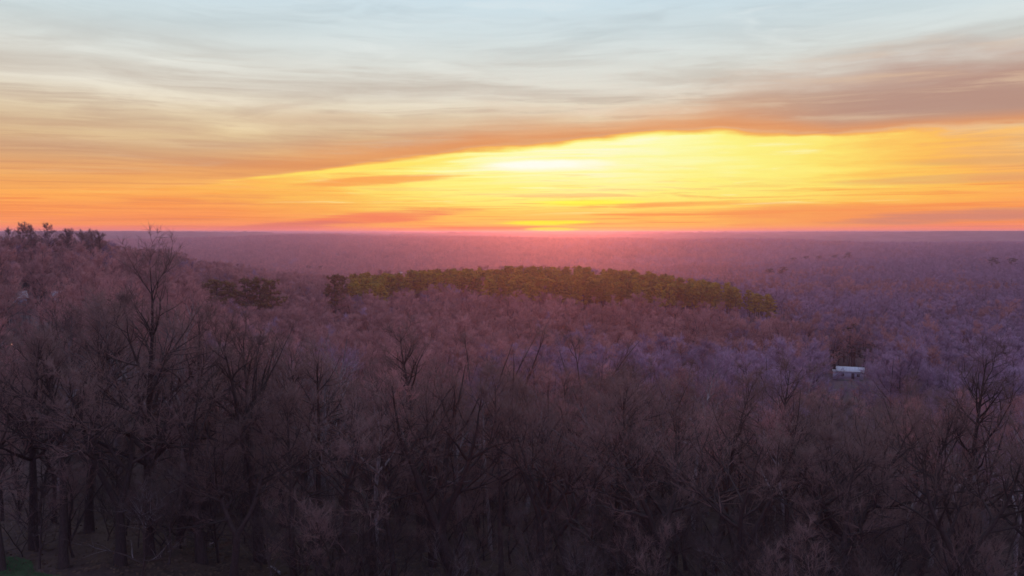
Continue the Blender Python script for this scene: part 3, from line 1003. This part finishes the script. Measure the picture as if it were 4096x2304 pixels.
for a, r, h_, lab in [(22.0, 322, 15, 'dark olive evergreen behind the white cabin, left one'), (23.2, 326, 17, 'dark olive evergreen rising behind the roof of the white cabin'),
                      (24.6, 320, 14, 'dark olive evergreen at the right behind the white cabin')]:
    x, y = put(a, r)
    put_pine(x, y, H(x, y) + h_, lab, 'evergreens behind the white cabin', 'evergreen_tree', dark_protos, 1.4, 20.0)


# ================================================================== small houses
def box(g, x0, x1, y0, y1, z0, z1):
    n = g.n
    g.v.append(np.array([(x, y, z) for z in (z0, z1) for x, y in ((x0, y0), (x1, y0), (x1, y1), (x0, y1))], float))
    g.q.append(n + np.array([(3, 2, 1, 0), (4, 5, 6, 7), (0, 1, 5, 4), (1, 2, 6, 5), (2, 3, 7, 6), (3, 0, 4, 7)]))
    g.n += 8


def one_box(*a):
    g = Geo()
    box(g, *a)
    return g


def house(name, label, x, y, rz, w, dp, wall_h, roof_h, z, group=None, full=True, over=0.45):
    """a low gabled house, long side towards -y"""
    t = tag(empty(name, (x, y, z), rz), label, 'house', group)
    g = one_box(-w / 2, w / 2, -dp / 2, dp / 2, 0.35, wall_h)
    n = g.n                                           # gable triangles
    for sx in (-w / 2, w / 2):
        g.v.append(np.array([(sx, -dp / 2, wall_h), (sx, dp / 2, wall_h), (sx, 0, wall_h + roof_h)], float))
        g.t.append(np.array([[n, n + 1, n + 2]]))
        n += 3
    g.n = n
    link('wall', g.mesh('wall', WALLM, False), t)
    link('foundation', one_box(-w / 2 - 0.05, w / 2 + 0.05, -dp / 2 - 0.05, dp / 2 + 0.05, -1.2, 0.347).mesh('foundation', STONEM, False), t)
    rf = Geo()
    sl = math.hypot(dp / 2 + over, roof_h * (1 + over / (dp / 2)))
    for sgn in (-1, 1):
        e = np.array([0, sgn * (dp / 2 + over), wall_h - roof_h * over / (dp / 2)])
        rdg = np.array([0, 0, wall_h + roof_h])
        up = np.array([0, 0, 0.12])
        xs = np.array([1.0, 0, 0]) * (w / 2 + over)
        n = rf.n
        rf.v.append(np.array([e - xs, e + xs, rdg + xs, rdg - xs, e - xs + up, e + xs + up, rdg + xs + up, rdg - xs + up]) + np.array([0, 0, 0.01]))
        fs = np.array([(3, 2, 1, 0), (4, 5, 6, 7), (0, 1, 5, 4), (1, 2, 6, 5), (3, 0, 4, 7)])
        rf.q.append(n + fs)
        rf.n += 8
    roof = link('roof', rf.mesh('roof', ROOFM, False), t)
    # standing seams of the sheet roof
    ns = max(4, int(w / 0.9))
    for k in range(ns if full else 0):
        xx = -w / 2 + (k + 0.5) * w / ns
        sg = Geo()
        e0, e1 = np.array([xx, -(dp / 2 + over), wall_h - roof_h * over / (dp / 2) + 0.13]), np.array([xx, 0, wall_h + roof_h + 0.13])
        nrm = np.array([0.03, 0, 0])
        upv = np.array([0, 0, 0.06])
        sg.v.append(np.array([e0 - nrm, e0 + nrm, e1 + nrm, e1 - nrm, e0 - nrm + upv, e0 + nrm + upv, e1 + nrm + upv, e1 - nrm + upv]))
        sg.q.append(np.array([(4, 5, 6, 7), (0, 1, 5, 4), (1, 2, 6, 5), (3, 0, 4, 7), (2, 3, 7, 6)]))
        sg.n = 8
        link('seam', sg.mesh('seam', ROOFM, False), roof)
    if not full:
        return t
    yf = -dp / 2
    for wx in (-w * 0.30, w * 0.30):
        wd = link('window', one_box(wx - 0.55, wx + 0.55, yf - 0.05, yf - 0.003, 1.15, 2.25).mesh('window', TRIMM, False), t)
        link('pane', one_box(wx - 0.46, wx - 0.02, yf - 0.06, yf - 0.052, 1.24, 2.16).mesh('pane', GLASSM, False), wd)
        link('pane', one_box(wx + 0.02, wx + 0.46, yf - 0.06, yf - 0.052, 1.24, 2.16).mesh('pane', GLASSM, False), wd)
    dr = link('door', one_box(0.3, 1.25, yf - 0.06, yf - 0.003, 0.37, 2.35).mesh('door', DOORM, False), t)
    link('handle', one_box(0.38, 0.44, yf - 0.11, yf - 0.062, 1.3, 1.42).mesh('handle', TRIMM, False), dr)
    link('fascia', one_box(-w / 2 - over, w / 2 + over, yf - over - 0.04, yf - over - 0.004, wall_h - roof_h * over / (dp / 2) - 0.12, wall_h - roof_h * over / (dp / 2) + 0.10).mesh('fascia', TRIMM, False), t)
    # lean-to at the left end
    link('lean_to', one_box(-w / 2 - 1.3, -w / 2 - 0.003, yf + 0.6, dp / 2 - 0.6, 0.0, wall_h - 0.5).mesh('lean_to', WALLM, False), t)
    link('lean_to_roof', one_box(-w / 2 - 1.55, -w / 2 - 0.003, yf + 0.4, dp / 2 - 0.4, wall_h - 0.497, wall_h - 0.38).mesh('lean_to_roof', ROOFM, False), t)
    return t


house('cabin', 'small pale cabin with a light metal roof among the trees on the right', cab_x, cab_y, R(-23 + 4), 8.0, 4.6, 3.1, 0.95, -49.6)
hx, hy = polar(*LHOUSE[0])
house('shed', 'white-roofed shed glimpsed on the left slope, nearer the left edge', hx, hy, R(40), 3.6, 3.4, 2.4, 1.6, H(hx, hy) + 0.6, 'white-roofed sheds on the left slope', False)
hx, hy = polar(*LHOUSE[1])
house('shed', 'smaller white-roofed shed on the left slope, right of the larger one', hx, hy, R(35), 2.6, 2.8, 2.2, 1.3, H(hx, hy) + 0.6, 'white-roofed sheds on the left slope', False)
hx, hy = polar(*FHOUSE)
house('far_house', 'tiny pale roof in the valley beyond the left end of the pine stand', hx, hy, R(5), 9.0, 7.0, 3.2, 2.2, H(hx, hy) + 0.4, None, False)

# ================================================================== the rest of the wood: one mass
lib = bpy.data.collections.new('forest_kinds')


def lib_obj(name, me, order):
    o = bpy.data.objects.new(f'{order:02d}_{name}', me)
    lib.objects.link(o)


NM, NF = 6, 4
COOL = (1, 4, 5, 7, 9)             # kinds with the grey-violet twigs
for i in range(NM):                      # middle distance
    g = np.random.default_rng(800 + i)
    tr, lg_, cr = bare_tree(800 + i, 20.0, rt=0.24, stems=1 + i % 2, fork=0.4, cb=0.42, spread=g.uniform(3.6, 4.6), limbs=14, sub=6, l3=5, l4=3,
                            twig_r=0.035, twig_l=1.0, k0=5)
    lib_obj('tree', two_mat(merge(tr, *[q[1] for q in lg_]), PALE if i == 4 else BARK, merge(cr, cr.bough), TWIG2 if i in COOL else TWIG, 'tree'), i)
for i in range(NF):                      # far clumps of four crowns
    gs_t, gs_c = [], []
    g = np.random.default_rng(850 + i)
    for k in range(4):
        tr, lg_, cr = bare_tree(860 + i * 9 + k, g.uniform(16, 20), rt=0.3, cb=0.45, spread=4.4, limbs=9, sub=5, l3=4, l4=0, twig_r=0.10, k0=4)
        off = np.array([g.uniform(-7, 7), g.uniform(-7, 7), 0])
        cr = merge(cr, cr.bough)
        for G_ in (tr, cr, *[q[1] for q in lg_]): G_.v = [v_ + off for v_ in G_.v]
        gs_t += [tr] + [q[1] for q in lg_]
        gs_c.append(cr)
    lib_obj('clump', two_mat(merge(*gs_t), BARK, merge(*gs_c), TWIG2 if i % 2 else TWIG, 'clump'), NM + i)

pts, idx, rot, scl = [], [], [], []


def scatter(r0, r1, area, kinds, smin, smax, amax, check):
    n = int(0.5 * (r1 * r1 - r0 * r0) * 2 * R(amax) / area)
    r = np.sqrt(rng.uniform(r0 * r0, r1 * r1, n))
    a = rng.uniform(-R(amax), R(amax), n)
    x, y = r * np.sin(a), r * np.cos(a)
    z = height(x, y) - 0.3
    s = rng.uniform(smin, smax, n) * (0.86 + 0.3 * fbm(x, y, 60, 2, 91))
    k = rng.integers(kinds[0], kinds[1], n)
    # twig colour imitates light: cool violet at right, red glow below the ridge
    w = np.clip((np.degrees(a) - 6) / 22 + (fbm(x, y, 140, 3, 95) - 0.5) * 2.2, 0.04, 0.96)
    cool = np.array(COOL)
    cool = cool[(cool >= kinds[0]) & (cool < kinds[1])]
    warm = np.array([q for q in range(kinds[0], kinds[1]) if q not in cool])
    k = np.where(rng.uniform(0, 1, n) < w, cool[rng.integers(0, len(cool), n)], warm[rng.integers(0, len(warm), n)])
    keep = np.ones(n, bool)
    if check:
        pa = np.array(placed)
        for i in range(n):
            if np.min((pa[:, 0] - x[i]) ** 2 + (pa[:, 1] - y[i]) ** 2) < 7: keep[i] = False
            if blocked(x[i], y[i], 20 * s[i]): s[i] *= 0.35
            if blocked(x[i], y[i], 20 * s[i]): keep[i] = math.hypot(x[i] - cab_x, y[i] - cab_y) > 12 and random.random() < 0.5; s[i] *= 0.6
            # a gap along the near foot of the pine stand shows its trunks
            ri, ai = math.hypot(x[i], y[i]), math.degrees(math.atan2(x[i], y[i]))
            if 318 < ri < 425 and 3 < ai < 19.5: s[i] *= 0.62
            if 285 < ri < 335 and (-21.8 < ai < -16.0 or -13 < ai < -11.4): s[i] *= 0.7
    # the small clearing in front of the far house
    keep &= ~((np.abs(np.degrees(a) - FHOUSE[0]) < 0.34) & (r > 880) & (r < FHOUSE[1] + 12))
    pts.append(np.stack([x, y, z], -1)[keep])
    idx.append(k[keep])
    rot.append(rng.uniform(0, 6.28, keep.sum()))
    scl.append(s[keep])


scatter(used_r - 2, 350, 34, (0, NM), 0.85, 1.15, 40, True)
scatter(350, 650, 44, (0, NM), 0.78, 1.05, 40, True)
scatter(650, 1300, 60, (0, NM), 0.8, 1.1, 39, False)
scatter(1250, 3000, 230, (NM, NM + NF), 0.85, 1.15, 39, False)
pts, idx, rot, scl = map(np.concatenate, (pts, idx, rot, scl))
fm = bpy.data.meshes.new('forest')
fm.vertices.add(len(pts))
fm.vertices.foreach_set('co', pts.astype(np.float32).ravel())
for nm, ty, val in (('kind_index', 'INT', idx.astype(np.int32)), ('turn', 'FLOAT', rot.astype(np.float32)), ('size', 'FLOAT', scl.astype(np.float32))):
    at = fm.attributes.new(nm, ty, 'POINT')
    at.data.foreach_set('value', val)
forest = link('forest', fm)
tag(forest, 'leafless brown winter forest covering the valley and the far slopes', kind='stuff')
gn = bpy.data.node_groups.new('forest_trees', 'GeometryNodeTree')
gn.interface.new_socket('Geometry', in_out='INPUT', socket_type='NodeSocketGeometry')
gn.interface.new_socket('Geometry', in_out='OUTPUT', socket_type='NodeSocketGeometry')
gi, go = gn.nodes.new('NodeGroupInput'), gn.nodes.new('NodeGroupOutput')
iop = gn.nodes.new('GeometryNodeInstanceOnPoints')
cinf = gn.nodes.new('GeometryNodeCollectionInfo')
cinf.inputs['Collection'].default_value = lib
cinf.inputs['Separate Children'].default_value = True
cinf.inputs['Reset Children'].default_value = True


def named(nm, ty):
    n = gn.nodes.new('GeometryNodeInputNamedAttribute')
    n.data_type = ty
    n.inputs['Name'].default_value = nm
    return [o for o in n.outputs if o.enabled and o.name == 'Attribute'][0]


cx = gn.nodes.new('ShaderNodeCombineXYZ')
gn.links.new(named('turn', 'FLOAT'), cx.inputs[2])
e2r = gn.nodes.new('FunctionNodeEulerToRotation')
gn.links.new(cx.outputs[0], e2r.inputs[0])
gn.links.new(gi.outputs[0], iop.inputs['Points'])
gn.links.new(cinf.outputs[0], iop.inputs['Instance'])
iop.inputs['Pick Instance'].default_value = True
gn.links.new(named('kind_index', 'INT'), iop.inputs['Instance Index'])
gn.links.new(e2r.outputs[0], iop.inputs['Rotation'])
gn.links.new(named('size', 'FLOAT'), iop.inputs['Scale'])
gn.links.new(iop.outputs[0], go.inputs[0])
md = forest.modifiers.new('trees', 'NODES')
md.node_group = gn

# leafless brush between the nearest trunks, too dense to count
libu = bpy.data.collections.new('brush_kinds')
for i in range(5):
    g = np.random.default_rng(900 + i)
    tr, lg_, cr = bare_tree(900 + i, 7.0, rt=0.07, stems=1 + i % 3, fork=0.12, cb=0.22, spread=2.3, limbs=12, sub=6, l3=4, l4=3, lean=0.2,
                            upright=0.2, twig_r=0.009, twig_l=0.6, k0=5)
    libu.objects.link(bpy.data.objects.new(f'{i:02d}_brush', two_mat(merge(tr, *[q[1] for q in lg_]), BARK, merge(cr, cr.bough), BRUSH if i % 2 else TWIGN, 'brush')))
n = 900
r = np.sqrt(rng.uniform(61 ** 2, 170 ** 2, n))
a = rng.uniform(-R(38), R(38), n)
ok = ~((np.degrees(a) < -25) & (r < 69))
r, a = r[ok], a[ok]
n = len(r)
x, y = r * np.sin(a), r * np.cos(a)
um = bpy.data.meshes.new('undergrowth')
um.vertices.add(n)
um.vertices.foreach_set('co', np.stack([x, y, height(x, y) - 0.1], -1).astype(np.float32).ravel())
for nm, ty, val in (('kind_index', 'INT', rng.integers(0, 5, n).astype(np.int32)), ('turn', 'FLOAT', rng.uniform(0, 6.28, n).astype(np.float32)),
                    ('size', 'FLOAT', rng.uniform(0.5, 1.7, n).astype(np.float32))):
    at = um.attributes.new(nm, ty, 'POINT')
    at.data.foreach_set('value', val)
und = tag(link('undergrowth', um), 'thin leafless brush growing between the trunks', kind='stuff')
gu = gn.copy()
gu.name = 'brush'
[q for q in gu.nodes if q.bl_idname == 'GeometryNodeCollectionInfo'][0].inputs['Collection'].default_value = libu
und.modifiers.new('brush', 'NODES').node_group = gu
print('forest instances', len(pts))

# ================================================================== forest floor and grass corner
g = np.random.default_rng(5)
n = 26000
a = np.radians(g.uniform(-36, 36, n))
r = g.uniform(56, 92, n)
x, y = r * np.sin(a), r * np.cos(a)
ok = ~((np.degrees(a) < -27) & (r < 66))
x, y, n = x[ok], y[ok], ok.sum()
z = height(x, y) + 0.03
u = unit(g.normal(size=(n, 3)) * np.array([1, 1, 0.35])) * g.uniform(0.06, 0.16, (n, 1))
w = unit(np.cross(u, g.normal(size=(n, 3)) * 0.3 + np.array([0, 0, 1.0]))) * g.uniform(0.04, 0.1, (n, 1))
lf = Geo()
lf.quads(np.stack([x, y, z], -1), u, w)
tag(link('leaf_litter', lf.mesh('leaf_litter', LITTER, False)), 'dead brown leaves strewn under the nearest trees', kind='stuff')

n = 60000
a = np.radians(g.uniform(-40, -27.5, n))
r = g.uniform(52, 76, n)
x, y = r * np.sin(a), r * np.cos(a)
ok = r < 74.5 - 2.4 * (np.degrees(a) + 33.5) + (fbm(x, y, 2.5, 2, 5) - 0.5) * 3
x, y = x[ok], y[ok]
n = len(x)
gb = Geo()
d = unit(np.stack([g.normal(size=n) * 0.35, g.normal(size=n) * 0.35, np.ones(n)], -1))
gb.cones(np.stack([x, y, height(x, y) - 0.01], -1), d, g.uniform(0.08, 0.26, n), np.full(n, 0.03))
tag(link('grass', gb.mesh('grass', GRASS, False)), 'dull green grass at the bottom left corner', kind='stuff')

# fallen wood that catches the light
for a_, r_, rz, L_, lab in [(-22.0, 70.5, 0.5, 1.6, 'short pale broken branch lying on the leaf litter at the left'),
                            (-16.5, 67, 2.2, 5.0, 'long pale fallen bough left of the contorted tree'),
                            (-7.5, 66, 1.2, 4.5, 'pale fallen bough at the bottom in front of the contorted tree'),
                            (16.5, 66, 2.6, 4.0, 'bluish fallen bough at the bottom right of centre')]:
    x, y = polar(a_, r_)
    gg = np.random.default_rng(int(r_ * 10))
    G_ = Geo()
    P = grow_paths(np.array([[0, 0, 0.25]]), np.array([[1.0, 0.1, 0.12]]), np.array([L_]), 7, gg, 0.09, 0.0)
    G_.tubes(P, (0.11 * (1 - 0.8 * np.linspace(0, 1, 8)))[None], 6)
    p, tn = sample(P, gg.uniform(0.25, 0.95, (1, 9)))
    P2 = grow_paths(p[0], unit(tn[0] + perp(tn[0], gg) * 0.9), gg.uniform(0.4, 1.0, 9) * L_ * 0.3, 3, gg, 0.12, 0.02)
    G_.tubes(P2, (0.035 * (1 - 0.8 * np.linspace(0, 1, 4)))[None].repeat(9, 0), 4)
    o = tag(link('fallen_branch', G_.mesh('fallen_branch', PALE), None, (x, y, H(x, y))), lab, 'branch', 'pale fallen branches')
    o.rotation_euler = (0, 0, rz)
